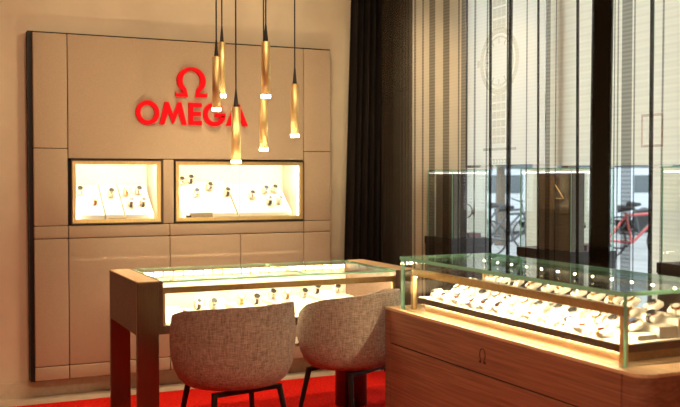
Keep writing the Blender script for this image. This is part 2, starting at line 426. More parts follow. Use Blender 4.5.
def make_laid_watch(strap, case, dial):
    """a wristwatch strapped flat round a small pillow, face up and tipped to the front (-y)"""
    t = thing('wristwatch', 'x', 'watch')
    rot = Matrix.Rotation(math.radians(24), 4, 'X'); off = Matrix.Translation((0, 0, 0.0245)) @ rot
    W_, A_, Bz = 0.019, 0.0335, 0.0155
    bm = bmesh.new(); rr = []
    for i in range(28):
        a = 2*PI*i/28; cy = math.copysign(abs(math.cos(a))**0.5, math.cos(a)); cz = math.copysign(abs(math.sin(a))**0.7, math.sin(a))
        rr.append([bm.verts.new((sx*W_/2, cy*(A_-d), cz*(Bz-d))) for sx, d in ((-1, 0.0025), (1, 0.0025), (1, 0), (-1, 0))])
    for i in range(28):
        a, b = rr[i], rr[(i+1) % 28]
        for k in range(4): bm.faces.new((a[k], a[(k+1) % 4], b[(k+1) % 4], b[k]))
    bmesh.ops.transform(bm, matrix=off, verts=bm.verts); obj('strap', fix(bm), M[strap], t, True)
    def tr(bm): bmesh.ops.transform(bm, matrix=off, verts=bm.verts); return bm
    cs = obj('watch_case', tr(T((0, -0.003, Bz-0.001), (0, -0.003, Bz+0.007), 0.0195, 0.018, n=18)), M[case], t)
    obj('dial', tr(T((0, -0.003, Bz+0.007), (0, -0.003, Bz+0.0078), 0.0155, n=18)), M[dial], cs)
    obj('crown', tr(T((0.019, -0.003, Bz+0.003), (0.024, -0.003, Bz+0.003), 0.003, n=8)), M[case], cs)
    return t
def make_pillow(m):
    bm = bmesh.new(); ns = []
    for x, s in ((-0.030, 0.80), (-0.028, 0.94), (-0.02, 1.0), (0.02, 1.0), (0.028, 0.94), (0.030, 0.80)):
        ring = []
        for i in range(24):
            a = 2*PI*i/24; cy = math.copysign(abs(math.cos(a))**0.5, math.cos(a)); cz = math.copysign(abs(math.sin(a))**0.7, math.sin(a))
            ring.append(bm.verts.new((x, cy*0.0305*s, cz*0.0125*s)))
        ns.append(ring)
    for a, b in zip(ns, ns[1:]):
        for i in range(24): bm.faces.new((a[i], a[(i+1) % 24], b[(i+1) % 24], b[i]))
    bm.faces.new(ns[0][::-1]); bm.faces.new(ns[-1])
    bmesh.ops.transform(bm, matrix=Matrix.Translation((0, 0, 0.0245)) @ Matrix.Rotation(math.radians(24), 4, 'X'), verts=bm.verts)
    return obj('watch_pillow', fix(bm), M[m], None, True)
protos = [make_watch(*v[:3]) for v in VAR]
LAID = [('black_leather', 'steel', 'black_dial', 'black strapped'), ('white_leather', 'steel', 'black_dial', 'white strapped'), ('steel', 'steel', 'blue_dial', 'steel blue-dial'),
        ('white_leather', 'gold', 'white_dial', 'white strapped gold'), ('gold', 'gold', 'white_dial', 'all gold')]
laid = [make_laid_watch(*v[:3]) for v in LAID]
pillow0 = make_pillow('white')
cush0 = make_cushion('cream')
used = set()
def place_watch(k, loc, where, wgroup, cgroup, rz=0.0, lift=0.0, flat=False):
    V, P_, C0, cn, key = (LAID, laid, pillow0, 'pillow', 'f') if flat else (VAR, protos, cush0, 'cushion', 'r')
    lab = '%s watch, %s' % (V[k][3], where)
    loc = (loc[0], loc[1], loc[2] + lift)
    if key + str(k) not in used:
        used.add(key + str(k)); o = P_[k]; o.location = loc; o.rotation_euler = (0, 0, rz); o['label'] = lab; o['group'] = wgroup
    else: o = dup(P_[k], loc, lab, wgroup, rz)
    if key not in used:
        used.add(key); c = C0
    else:
        c = C0.copy(); COL.objects.link(c)
    c.location = loc; c.rotation_euler = (0, 0, rz)
    tag(c, '%s %s of the watch %s' % ('white' if flat else 'cream', cn, where), cn, cgroup)
ORD = ['first', 'second', 'third', 'fourth', 'fifth', 'sixth', 'seventh', 'eighth', 'ninth', 'tenth', 'eleventh', 'twelfth']
n1 = [(1.032, 0.094), (1.112, 0.011), (1.231, 0.075), (1.338, 0.088), (1.346, -0.004), (1.42, 0.094), (1.426, -0.007)]
where1 = ['at the far left of the smaller wall case', 'low on left board, smaller wall case', 'alone mid smaller wall case',
          'upper left on right board, smaller wall case', 'lower left on right board, smaller wall case',
          'upper right on right board, smaller wall case', 'lower right on right board, smaller wall case']
def on_slope(y): return slope_z(y) + 0.029*(math.sqrt(1+SL*SL) - 1) + 0.0005
for (x, y), wh, k in zip(n1, where1, (1, 3, 1, 4, 0, 1, 0)):
    place_watch(k, (x, y, on_slope(y)), wh, 'watches in the smaller wall case', 'cushions in the smaller wall case')
n2 = [(1.736, 0.175), (1.806, 0.192), (1.812, 0.072), (1.925, 0.124), (2.036, 0.077), (2.209, 0.049), (2.328, 0.093), (2.399, 0.101), (2.323, -0.001), (2.401, -0.002)]
where2 = ['at the top left corner of the wide wall case', 'second along the top of the wide wall case', 'lower left behind left pane, wide wall case',
          'in the middle behind left pane, wide wall case', 'just left of the pane joint, wide wall case', 'just right of the pane joint, wide wall case',
          'upper left of four at right, wide wall case', 'upper right of four at right, wide wall case',
          'lower left of four at right, wide wall case', 'lower right of four at right, wide wall case']
for (x, y), wh, k in zip(n2, where2, (1, 0, 2, 1, 0, 1, 2, 1, 0, 1)):
    place_watch(k, (x, y, on_slope(y)), wh, 'watches in the wide wall case', 'cushions in the wide wall case')
tag(obj('watch_box', B(1.705, 1.735, -0.079, -0.060, 1.1125, 1.143, 0.002), M['black']), 'small black box at the bottom left of the wide wall case', 'box')

# ------------------------------------------------------------------ red sign
def arc(cx, cz, rx, rz, a0, a1, n):
    return [(cx + rx*math.cos(math.radians(a0 + (a1-a0)*i/n)), cz + rz*math.sin(math.radians(a0 + (a1-a0)*i/n))) for i in range(n+1)]
def omega_mesh(bm, cx, cz, wd, ht, origin, ux, uz, uy, dp, thin=1.0):
    """horseshoe letter with flared feet; cx, cz the middle of its box"""
    def th(a): return wd*(0.098 + 0.075*abs(math.cos(math.radians(a)))) * thin
    n = 30; o_, i_ = [], []
    rz_ = ht*0.455; rx_ = wd*0.455; czz = cz + ht/2 - rz_
    for k in range(n+1):
        a = -58 + (296)*k/n
        c, s = math.cos(math.radians(a)), math.sin(math.radians(a))
        o_.append((cx + rx_*c, czz + rz_*s)); i_.append((cx + (rx_-th(a))*c, czz + (rz_-th(a)*0.95)*s))
    strip(bm, o_, i_, origin, ux, uz, uy, dp)
    b = cz - ht/2
    for s in (-1, 1):
        e_o, e_i = (o_[0], i_[0]) if s > 0 else (o_[-1], i_[-1])
        p = [(cx + s*wd*0.115, b), (cx + s*wd*0.5, b), (cx + s*wd*0.505, b + ht*0.16), (cx + s*wd*0.465, b + ht*0.105), e_o, e_i]
        prism(bm, p if s > 0 else p[::-1], origin, ux, uz, uy, dp)
    return fix(bm)
S = thing('wall_sign', 'red raised lettering below a red horseshoe emblem on the leather wall', 'sign', (1.73, -0.121, 1.745))
UX, UZ, UY = (1, 0, 0), (0, 0, 1), (0, -1, 0)
O0 = (0, -0.1215, 0); DP = 0.022; zb, zt = 1.745, 1.893; H_ = zt-zb
o = obj('emblem', omega_mesh(bmesh.new(), 1.7235, 2.029, 0.215, 0.198, O0, UX, UZ, UY, DP), M['red'], S)
def letter(bm): obj('letter', fix(bm), M['red'], S)
bm = bmesh.new(); cx, cz = 1.4295, (zb+zt)/2
strip(bm, arc(cx, cz, 0.077, 0.080, 0, 360, 40)[:-1], arc(cx, cz, 0.047, 0.050, 0, 360, 40)[:-1], O0, UX, UZ, UY, DP, True); letter(bm)
bm = bmesh.new(); x0, x1 = 1.508, 1.690; t_ = 0.031; m_ = (x0+x1)/2     # M
a_ = x0+0.036; c_ = x1-0.036; tw = t_*0.8
prism(bm, [(x0, zb), (x0+t_, zb), (a_+tw*0.86, zt-0.066), (m_-0.004, zb+0.008), (m_+0.004, zb+0.008), (c_-tw*0.86, zt-0.066), (x1-t_, zb), (x1, zb), (c_, zt), (c_-tw, zt),
           (m_, zb+0.064), (a_+tw, zt), (a_, zt)], O0, UX, UZ, UY, DP)
letter(bm)
bm = bmesh.new(); x0, x1 = 1.704, 1.793                                   # E
for a in ((x0, x0+t_, zb, zt), (x0+t_, x1, zb, zb+0.029), (x0+t_, x1-0.006, cz-0.0145, cz+0.0145), (x0+t_, x1, zt-0.029, zt)):
    prism(bm, [(a[0], a[2]), (a[1], a[2]), (a[1], a[3]), (a[0], a[3])], O0, UX, UZ, UY, DP)
letter(bm)
bm = bmesh.new(); cx = 1.881                                              # G
strip(bm, arc(cx, cz, 0.077, 0.080, 42, 352, 34), arc(cx, cz, 0.047, 0.050, 42, 352, 34), O0, UX, UZ, UY, DP)
prism(bm, [(cx+0.003, cz-0.018), (cx+0.077, cz-0.018), (cx+0.077, cz+0.010), (cx+0.003, cz+0.010)], O0, UX, UZ, UY, DP); letter(bm)
bm = bmesh.new(); x0, x1 = 1.962, 2.117; m_ = (x0+x1)/2                   # A
for pts in ([(x0, zb), (x0+0.034, zb), (m_+0.017, zt), (m_-0.017, zt)], [(x1-0.034, zb), (x1, zb), (m_+0.017, zt), (m_-0.017, zt)],
            [(x0+0.0485, zb+0.036), (x1-0.0485, zb+0.036), (x1-0.0575, zb+0.062), (x0+0.0575, zb+0.062)]):
    prism(bm, pts, O0, UX, UZ, UY, DP)
letter(bm)

# ------------------------------------------------------------------ pendants
def pendant(x, y, zt_, zb_, r, label):
    t = thing('pendant_light', label, 'pendant light', (x, y, zb_), 'brass tube pendants over the desk')
    obj('lamp_tube', T((x, y, zb_+0.010), (x, y, zt_), r*1.04, r*0.94, n=32), M['brass_tube'], t, False)
    for p in t.children:
        for f in p.data.polygons: f.use_smooth = len(f.vertices) == 4
    bm = T((x, y, zb_-0.006), (x, y, zb_+0.010), r*1.03, n=28)
    obj('diffuser', bm, M['bulb'], t)
    spot('pendant_lamp', (x, y, zb_-0.012), (x, y, 0), 9, 130, (1.0, 0.76, 0.46), 0.02, 0.6)
    bm = bmesh.new(); tube(bm, (x, y, zt_), (x, y, zt_+0.10), r*0.55, r*0.16, n=12)
    obj('cord_grip', bm, M['black'], t)
    obj('cord', T((x, y, zt_+0.10), (x, y, 2.975), 0.0042, n=8), M['black'], t)
    obj('ceiling_rose', T((x, y, 2.975), (x, y, 3.0), 0.035, n=20), M['bronze'], t)
pendant(1.500, -1.40, 2.037, 1.756, 0.0221, 'brass tube pendant nearest the front left, covering the top of the letter G')
pendant(1.630, -1.09, 2.163, 1.858, 0.0211, 'brass tube pendant just behind and right of the front left one')
pendant(1.642, -1.30, 1.783, 1.481, 0.0260, 'lowest hanging brass tube pendant, covering the last red letter')
pendant(1.742, -1.50, 2.118, 1.826, 0.0243, 'brass tube pendant hanging in front of a lower one right of the sign')
pendant(1.866, -1.13, 1.860, 1.556, 0.0243, 'brass tube pendant hanging low behind a higher one right of the sign')
pendant(2.050, -1.15, 1.939, 1.638, 0.0238, 'rightmost brass tube pendant, hanging alone')

# ------------------------------------------------------------------ glass display desk
TX0, TX1, TY0, TY1, TZ = 1.068, 2.718, -1.408, -0.690, 0.86
t = thing('display_desk', 'glass-topped wooden display desk on slab legs, glowing inside, behind the two chairs', 'display desk', ((TX0+TX1)/2, -1.05, 0))
for s, (x0, x1) in ((1, (TX0, TX0+0.115)), (-1, (TX1-0.115, TX1))):
    inner = x1 if s > 0 else x0
    ep = obj('end_panel', B(x0, x1, TY0+0.03, TY1-0.03, 0.58, TZ-0.006, 0.002), M['wood_x'], t)
    obj('top_cap', B(x0, x1, TY0, TY1, TZ-0.006, TZ, 0.002), M['wood_top_lit'], ep)
    for y0, y1 in ((TY0, TY0+0.03), (TY1-0.03, TY1)):
        obj('leg', B(x0, x1, y0, y1, 0.0, TZ-0.006, 0.003), M['leg_metal'], t)
    obj('inner_cheek', B(inner if s > 0 else inner-0.022, inner+0.022 if s > 0 else inner, TY0, TY1, 0.58, TZ-0.004, 0.001), M['wood_x'], t)
IX0, IX1 = TX0+0.137, TX1-0.137
obj('front_rail', B(IX0, IX1, TY0, TY0+0.03, 0.58, 0.622, 0.002), M['wood_x'], t)
obj('back_rail', B(IX0, IX1, TY1-0.022, TY1, 0.58, 0.80, 0.002), M['wood_x'], t)
obj('back_lining', B(IX0+0.001, IX1-0.001, TY1-0.030, TY1-0.0225, 0.613, 0.799), M['white'], t)
obj('showcase_floor', B(IX0, IX1, TY0+0.03, TY1-0.03, 0.58, 0.612), M['white'], t)
glass_pane('front_glass', t, IX0, IX1, TY0+0.004, TY0+0.012, 0.622, TZ-0.012)
for a, b in ((IX0, IX0+(IX1-IX0)*0.60), (IX0+(IX1-IX0)*0.60+0.002, IX1)):
    glass_pane('glass_top', t, a, b, TY0+0.002, TY1-0.002, TZ-0.011, TZ-0.001)
obj('brass_beam', B(IX0, IX1, TY0+0.016, TY0+0.03, 0.790, 0.822), M['brass_rail'], t)
obj('brass_beam', B(IX0, IX1, TY1-0.03, TY1-0.004, 0.80, 0.838), M['brass'], t)
for x0 in (IX0+0.004, IX1-0.016):
    obj('brass_post', B(x0, x0+0.012, TY0+0.016, TY0+0.03, 0.622, 0.79), M['brass'], t)
ls = obj('light_strip', B(IX0+0.02, IX1-0.02, TY0+0.031, TY0+0.042, 0.803, 0.812), M['led'], t)
ls = obj('light_strip', B(IX0+0.02, IX1-0.02, TY1-0.044, TY1-0.032, 0.815, 0.832), M['led'], t)
n = 22
for i in range(n):
    x = IX0+0.05 + (IX1-IX0-0.1)*i/(n-1)
    obj('light_clip', B(x-0.006, x+0.006, TY1-0.050, TY1-0.030, 0.812, 0.836, 0.001), M['brass'], t)
bm = bmesh.new(); tube(bm, (2.475, -1.02, 0.0), (2.475, -1.02, 0.58), 0.098, n=40)
obj('support_column', bm, M['bronze'], t)
for p in t.children[-1].data.polygons: p.use_smooth = len(p.vertices) == 4
# contents
def riser(x0, x1, y0, y1, z0, z1, lab, m='cream', name='display_riser'):
    return tag(obj(name, B(x0, x1, y0, y1, z0+0.0005, z1, 0.003), M[m]), lab, 'riser')
riser(1.39, 1.63, -1.30, -1.08, 0.612, 0.665, 'low cream riser block at the left end of the display desk')
riser(1.66, 1.87, -1.28, -1.02, 0.612, 0.672, 'cream riser block carrying two watches, left of the middle of the desk')
riser(1.90, 2.17, -1.22, -0.92, 0.612, 0.680, 'cream riser block right of the middle of the display desk')
riser(2.20, 2.42, -1.18, -0.86, 0.612, 0.690, 'tallest cream riser block at the right end of the display desk')
for i, (x, y, a, lab) in enumerate(((1.262, -1.30, 0.25, 'front white card leaning at the left end of the display desk'), (1.275, -1.17, 0.3, 'rear white card leaning at the left end of the display desk'),
                        (1.62, -0.95, 0.0, 'white card standing behind the left riser in the display desk'))):
    bm = B(-0.045, 0.075, -0.004, 0.004, 0.0, 0.085, 0.001)
    bmesh.ops.rotate(bm, verts=bm.verts, cent=(0, 0, 0), matrix=Matrix.Rotation(-0.5, 3, 'X'))
    bmesh.ops.rotate(bm, verts=bm.verts, cent=(0, 0, 0), matrix=Matrix.Rotation(-a, 3, 'Z'))
    zmin = min(v.co.z for v in bm.verts)
    bmesh.ops.translate(bm, verts=bm.verts, vec=(x, y, 0.6124-zmin))
    tag(obj('display_card', bm, M['white']), lab, 'card')
TW = [(1.455, -1.19, 0.665, 0), (1.535, -1.21, 0.665, 1), (1.715, -1.15, 0.672, 4), (1.80, -1.17, 0.672, 0), (1.945, -1.05, 0.680, 1), (2.015, -1.10, 0.680, 3), (2.125, -1.10, 0.680, 1), (2.25, -1.00, 0.690, 0), (2.36, -1.05, 0.690, 1)]
for i, (x, y, z, k) in enumerate(TW):
    place_watch(k, (x, y, z+0.0005), '%s from the left inside the glowing display desk' % ORD[i], 'watches in the display desk', 'cushions in the display desk')

# ------------------------------------------------------------------ tub chairs
def zrim(a):
    a = abs(a); P = ((0, 0.80), (25, 0.80), (52, 0.792), (80, 0.776), (105, 0.742), (128, 0.685), (145, 0.57), (163, 0.49), (180, 0.47))
    for (a0, z0), (a1, z1) in zip(P, P[1:]):
        if a <= a1:
            u = (a-a0)/(a1-a0); u = u*u*(3-2*u) if a0 > 120 else u
            return z0 + (z1-z0)*u
def tub_chair(cx, cy, rz, label, RX=0.312, RY=0.285):
    t = thing('tub_chair', label, 'chair', (cx, cy, 0), 'upholstered tub chairs at the desk'); t.rotation_euler = (0, 0, rz)
    def O(n, bm, m, par=t, sm=False):     # geometry local to the chair
        me = bpy.data.meshes.new(n); bm.normal_update(); bm.to_mesh(me); bm.free(); me.materials.append(m)
        if sm:
            for p in me.polygons: p.use_smooth = True
        o = bpy.data.objects.new(n, me); COL.objects.link(o); o.parent = par; return o
    bm = bmesh.new(); na, rows = 72, []
    prof = [(0.30, 0.0), (0.60, 0.002), (0.75, 0.012), (0.86, 0.04), (0.94, 0.09), (0.985, 0.15)]
    for r, dz in prof:
        rows.append([bm.verts.new((RX*r*math.sin(2*PI*i/na), -RY*r*math.cos(2*PI*i/na), 0.392+dz)) for i in range(na)])
    z0 = 0.392 + 0.15
    for k in range(1, 9):
        u = k/8; row = []
        for i in range(na):
            a = 360*i/na; a = a-360 if a > 180 else a
            zr = zrim(a); z = z0 + (zr - z0)*u if zr > z0 else z0 + (zr-z0)*u
            r = 0.985 + 0.022*math.sin(PI*min(1, u)) - 0.012*u
            if zr < z0 + 0.03: r = 0.985 - 0.05*u
            row.append(bm.verts.new((RX*r*math.sin(2*PI*i/na), -RY*r*math.cos(2*PI*i/na), z)))
        rows.append(row)
    for a, b in zip(rows, rows[1:]):
        for i in range(na): bm.faces.new((a[i], a[(i+1) % na], b[(i+1) % na], b[i]))
    bm.faces.new(rows[0][::-1])
    fix(bm)
    sh = O('seat_shell', bm, M['fabric'], t, True)
    md = sh.modifiers.new('thick', 'SOLIDIFY'); md.thickness = 0.045; md.offset = -1
    md = sh.modifiers.new('soft', 'BEVEL'); md.width = 0.016; md.segments = 3; md.limit_method = 'ANGLE'; md.angle_limit = math.radians(50)
    bm = bmesh.new(); rows = []
    for r, z in ((0.0001, 0.445), (0.80, 0.445), (0.825, 0.465), (0.81, 0.50), (0.70, 0.515), (0.3, 0.522), (0.0001, 0.523)):
        rows.append([bm.verts.new((RX*r*math.sin(2*PI*i/40), -RY*r*math.cos(2*PI*i/40), z)) for i in range(40)])
    for a, b in zip(rows, rows[1:]):
        for i in range(40): bm.faces.new((a[i], a[(i+1) % 40], b[(i+1) % 40], b[i]))
    bmesh.ops.remove_doubles(bm, verts=bm.verts, dist=0.0005)
    O('seat_cushion', fix(bm), M['cushion_dark'], t, True)
    bm = bmesh.new()
    bm.free()
    for sy in (-1, 1): O('leg_bracket', B(-0.19, 0.19, sy*0.135-0.012, sy*0.135+0.012, 0.370, 0.391, 0.002), M['dark_metal'])
    for sx in (-1, 1):
        for sy in (-1, 1):
            O('leg', tube(bmesh.new(), (sx*0.178, sy*0.135, 0.385), (sx*0.235, sy*0.20, 0.0), 0.015, 0.009, n=12), M['dark_metal'])
    return t
tub_chair(1.440, -1.85, 0.20, 'taupe woven tub chair on black legs, left of the pair')
tub_chair(2.148, -1.683, 0.50, 'taupe woven tub chair half hidden by the glass counter, right of the pair', 0.300, 0.270)

# ------------------------------------------------------------------ glass counter
CX0, CX1, CY0, CY1 = 2.222, 2.84, -3.800, -1.955
CZ = 0.735
c = thing('glass_counter', 'walnut counter with an illuminated green-edged glass showcase on top', 'counter', (2.53, -2.88, 0))
def rounded_plan(x0, x1, y0, y1, z0, z1, r):
    bm = bmesh.new(); pts = []
    for (px, py, a0) in ((x0+r, y0+r, 180), (x1-r, y0+r, 270)):
        pts += [(px + r*math.cos(math.radians(a0+90*i/8)), py + r*math.sin(math.radians(a0+90*i/8))) for i in range(9)]
    pts += [(x1, y1), (x0, y1)]
    prism(bm, pts, (0, 0, z0), (1, 0, 0), (0, 1, 0), (0, 0, 1), z1-z0)
    return fix(bm)
obj('carcass', rounded_plan(CX0+0.006, CX1-0.006, CY0+0.006, CY1-0.004, 0.06, CZ-0.012, 0.055), M['groove'], c)
obj('plinth', B(CX0+0.05, CX1-0.05, CY0+0.06, CY1-0.05, 0.0, 0.06), M['groove'], c)
# front face: fascia, lower panel, end stiles, with shadow gaps
yA, yB = -3.703, -2.012
fascia = obj('fascia', B(CX0, CX0+0.008, yA+0.003, yB-0.003, 0.560, CZ-0.012, 0.001), M['wood_y'], c)
obj('lower_panel', B(CX0, CX0+0.008, yA+0.003, yB-0.003, 0.06, 0.553, 0.001), M['wood_y'], c)
obj('end_stile', B(CX0, CX0+0.008, yB+0.003, CY1, 0.06, CZ-0.012, 0.001), M['wood_y'], c)
# rounded near end wrap
bm = bmesh.new(); r = 0.060
outer = [(CX0, yA-0.003)] + [(CX0+r + r*math.cos(math.radians(180+90*i/10)), CY0+r + r*math.sin(math.radians(180+90*i/10))) for i in range(11)] + [(CX1, CY0)]
inner = [(CX0+0.005, yA-0.003)] + [(CX0+r + (r-0.005)*math.cos(math.radians(180+90*i/10)), CY0+r + (r-0.005)*math.sin(math.radians(180+90*i/10))) for i in range(11)] + [(CX1, CY0+0.005)]
strip(bm, outer, inner, (0, 0, 0.06), (1, 0, 0), (0, 1, 0), (0, 0, 1), CZ-0.012-0.06)
wr = obj('end_panel', fix(bm), M['wood_y'], c)
obj('far_end_panel', B(CX0+0.008, CX1, CY1-0.004, CY1+0.002, 0.06, CZ-0.012), M['wood_y'], c)
obj('countertop', rounded_plan(CX0, CX1, CY0, CY1, CZ-0.012, CZ, 0.060), M['wood_top_lit'], c)
em = obj('engraved_emblem', omega_mesh(bmesh.new(), 0, 0.637, 0.052, 0.064, (CX0-0.0006, -2.847, 0), (0, -1, 0), (0, 0, 1), (1, 0, 0), 0.001, 0.62), M['groove'], fascia)
# glass showcase
GX0, GX1, GY0, GY1, GZ = 2.256, 2.79, -3.672, -2.058, 1.000
glass_pane('front_glass', c, GX0, GX0+0.015, GY0, GY1, CZ, GZ-0.017)
glass_pane('back_glass', c, GX1-0.015, GX1, GY0, GY1, CZ, GZ-0.017)
glass_pane('side_glass', c, GX0+0.0155, GX1-0.0155, GY0, GY0+0.015, CZ, GZ-0.017)
glass_pane('side_glass', c, GX0+0.0155, GX1-0.0155, GY1-0.015, GY1, CZ, GZ-0.017)
glass_pane('glass_top', c, GX0-0.004, GX1+0.004, GY0-0.004, GY1+0.004, GZ-0.0165, GZ, m='glass_top')
bx, by0, by1 = 2.305, -3.625, -2.085
obj('brass_beam', B(bx, bx+0.022, by0, by1, 0.905, 0.938), M['brass_rail'], c)
obj('back_beam', B(2.725, 2.747, by0, by1, 0.945, 0.975), M['dark_metal'], c)
for y in (by1-0.022, by0):
    obj('brass_post', B(bx-0.006, bx+0.016, y, y+0.022, CZ, 0.904), M['brass'], c)
    obj('brass_post', B(2.728, 2.746, y, y+0.022, CZ, 0.944), M['brass'], c)
obj('light_strip', B(bx+0.023, bx+0.037, by0+0.03, by1-0.03, 0.906, 0.918), M['led'], c)
for i in range(13):
    y = by0+0.05 + (by1-by0-0.1)*i/12
    obj('spot_lamp', T((2.705, y, 0.964), (2.705, y, 0.972), 0.0048, n=12), M['led'], c)
obj('lamp_rail', B(2.697, 2.724, by0, by1, 0.9725, 0.9800), M['dark_metal'], c)
obj('added_ledge_glow', B(bx+0.014, bx+0.019, by0+0.03, by1-0.08, 0.7680, 0.7715), M['ledge_glow'], c)  # hidden glowing strip, added under the tray rim to warm the ledge
obj('tray_support', B(bx+0.02, 2.70, by0+0.04, by1-0.10, CZ, 0.772), M['wood_top_lit'], c)
obj('tray_rim', B(bx, 2.72, by0+0.012, by1-0.060, 0.772, 0.799), M['bronze'], c)
obj('tray', B(bx+0.003, 2.717, by0+0.015, by1-0.063, 0.799, 0.803), M['white'], c)
# tray contents: three ranks of rolls with watches, cream blocks behind
steps = ((2.36, 0.803, 0.0), (2.455, 0.822, 0.04), (2.555, 0.846, 0.0), (2.65, 0.870, 0.04))
rank = ['front rank', 'second rank', 'third rank', 'back rank']
for r_, (x, z, sh) in enumerate(steps):
    if r_:
        riser(x-0.045, x+0.045, by0+0.05, by1-0.11, 0.803, z, 'long white stepped riser under the %s of watches in the glass counter' % rank[r_], 'white')
    for i in range(12):
        y = -2.235 - sh - 0.1125*i + random.uniform(-0.018, 0.018)
        k = random.choice((1, 3, 1, 4, 0, 3, 2, 1))
        place_watch(k, (x + random.uniform(-0.012, 0.012), y, z+0.0005), '%s from far end, %s, glass counter' % (ORD[i], rank[r_]),
                    'watches in the glass counter', 'pillows in the glass counter', rz=-PI/2 + random.uniform(-0.5, 0.5), flat=True)
for i in range(11):
    y = -2.29 - 0.1125*i
    bm = B(-0.004, 0.004, -0.022, 0.022, 0.0, 0.05, 0.001)
    bmesh.ops.rotate(bm, verts=bm.verts, cent=(0, 0, 0), matrix=Matrix.Rotation(0.5, 3, 'Y'))
    zmin = min(v.co.z for v in bm.verts)
    bmesh.ops.translate(bm, verts=bm.verts, vec=(2.322, y+0.02, 0.8032-zmin))
    tag(obj('display_card', bm, M['white']), 'small leaning white card, %s from the far end of the glass counter' % ORD[i], 'card', 'white cards in the glass counter')

# ------------------------------------------------------------------ window show cases
def window_case(y0, y1, label, pic):
    x0, x1, zb_, zt_ = 3.48, 3.935, 0.95, 1.455
    x0 = 3.585
    t = thing('window_showcase', label, 'showcase', ((x0+x1)/2, (y0+y1)/2, 0), 'glass showcases behind the sheer curtain')
    obj('plinth', B(x0, x1, y0, y1, 0.0, zb_-0.055, 0.002), M['plinth'], t)
    obj('base_board', B(x0-0.004, x1+0.004, y0-0.004, y1+0.004, zb_-0.055, zb_, 0.002), M['plinth'], t)
    i = 0.012
    glass_pane('glass_side', t, x0+i, x0+i+0.006, y0+i, y1-i, zb_, zt_-0.006)
    glass_pane('glass_side', t, x1-i-0.006, x1-i, y0+i, y1-i, zb_, zt_-0.006)
    glass_pane('glass_side', t, x0+i+0.006, x1-i-0.006, y0+i, y0+i+0.006, zb_, zt_-0.006)
    glass_pane('glass_side', t, x0+i+0.006, x1-i-0.006, y1-i-0.006, y1-i, zb_, zt_-0.006)
    glass_pane('glass_top', t, x0+i, x1-i, y0+i, y1-i, zt_-0.006, zt_)
    obj('light_strip', B(x0+i+0.007, x0+i+0.013, y0+0.02, y1-0.02, zt_-0.030, zt_-0.024), M['led_cool'], t)
    obj('light_strip', B(x0+i+0.02, x1-i-0.02, y0+i+0.007, y0+i+0.013, zt_-0.030, zt_-0.024), M['led_cool'], t)
    return t
ZB_ = 0.9505
window_case(-0.387, 0.0-0.012, 'farthest glass showcase on a black plinth, beside the back wall', True)
window_case(-1.725, -1.195, 'middle glass showcase on a black plinth with a tall brown board', True)
window_case(-3.0, -2.44, 'nearest glass showcase on a black plinth at the right edge', False)
def backdrop(x0, x1, y0, y1, z1, label, tri):
    t = thing('display_backdrop', label, 'display board', ((x0+x1)/2, (y0+y1)/2, ZB_))
    obj('board', B(x0, x1, y0, y1, ZB_, z1, 0.003), M['brownboard'], t)
    if tri:
        bm = bmesh.new(); yy, zz = y0+0.11, 1.27
        polytube(bm, [(x0-0.003, yy-0.035, zz), (x0-0.003, yy+0.05, zz), (x0-0.003, yy+0.05, zz+0.085), (x0-0.003, yy-0.035, zz)], 0.003, 6)
        obj('gold_outline', bm, M['gold'], t)
        obj('upper_panel', B(x0-0.003, x0, y0+0.16, y1-0.01, 1.20, z1-0.02), M['bronze'], t)
    else:
        bm = T((x0-0.004, (y0+y1)/2, 1.22), (x0, (y0+y1)/2, 1.22), 0.075, n=28)
        obj('round_picture', bm, M['black_dial'], t)
        obj('caption_plate', B(x0-0.003, x0, (y0+y1)/2-0.035, (y0+y1)/2+0.035, 1.10, 1.13), M['bronze'], t)
backdrop(3.625, 3.74, -0.355, -0.10, 1.425, 'brown display board with a round dark picture in the farthest showcase', False)
backdrop(3.625, 3.72, -1.690, -1.36, 1.425, 'tall dark brown display board with a gold triangle outline in the middle showcase', True)
tag(obj('display_slab', B(3.76, 3.865, -0.35, -0.10, ZB_, 0.985, 0.003), M['redbrown']), 'oxblood slab on the floor of the farthest showcase', 'slab')
tag(obj('display_slab', B(3.75, 3.865, -1.68, -1.40, ZB_, 0.985, 0.003), M['redbrown']), 'oxblood slab beside the brown board in the middle showcase', 'slab')
def large_watch(x, y, z, s, label):
    t = thing('watch_on_stand', label, 'watch', (x, y, z))
    bm = B(x-0.02*s, x+0.02*s, y-0.02*s, y+0.02*s, z, z+0.012*s, 0.002); tube(bm, (x, y, z+0.01*s), (x, y, z+0.10*s), 0.008*s, n=10)
    obj('stand', bm, M['white'], t)
    cz_ = z+0.14*s; R = 0.042*s
    bm = bmesh.new(); ux = Vector((0.90, -0.42, 0)); out = []; inn = []
    for i in range(24):
        a = 2*PI*i/24; out.append((R*math.cos(a), R*1.15*math.sin(a))); inn.append((R*0.86*math.cos(a), R*0.98*math.sin(a)))
    strip(bm, out, inn, (x, y, cz_), (0.90, -0.42, 0), (0, 0, 1), (0.42, 0.90, 0), 0.02*s, True)
    obj('strap', fix(bm), M['black_leather'], t)
    pz = Vector((x, y, cz_)) + ux*R
    cs = obj('watch_case', T(pz - ux*0.004, pz + ux*0.012, 0.024*s, n=20), M['steel'], t)
    obj('dial', T(pz + ux*0.012, pz + ux*0.013, 0.020*s, n=20), M['black_dial'], cs)
large_watch(3.80, -0.25, 0.9852, 1.15, 'black-strapped watch on a white stand in the farthest showcase')
large_watch(3.81, -1.52, 0.9852, 0.8, 'small black-strapped watch on a white stand in the middle showcase')

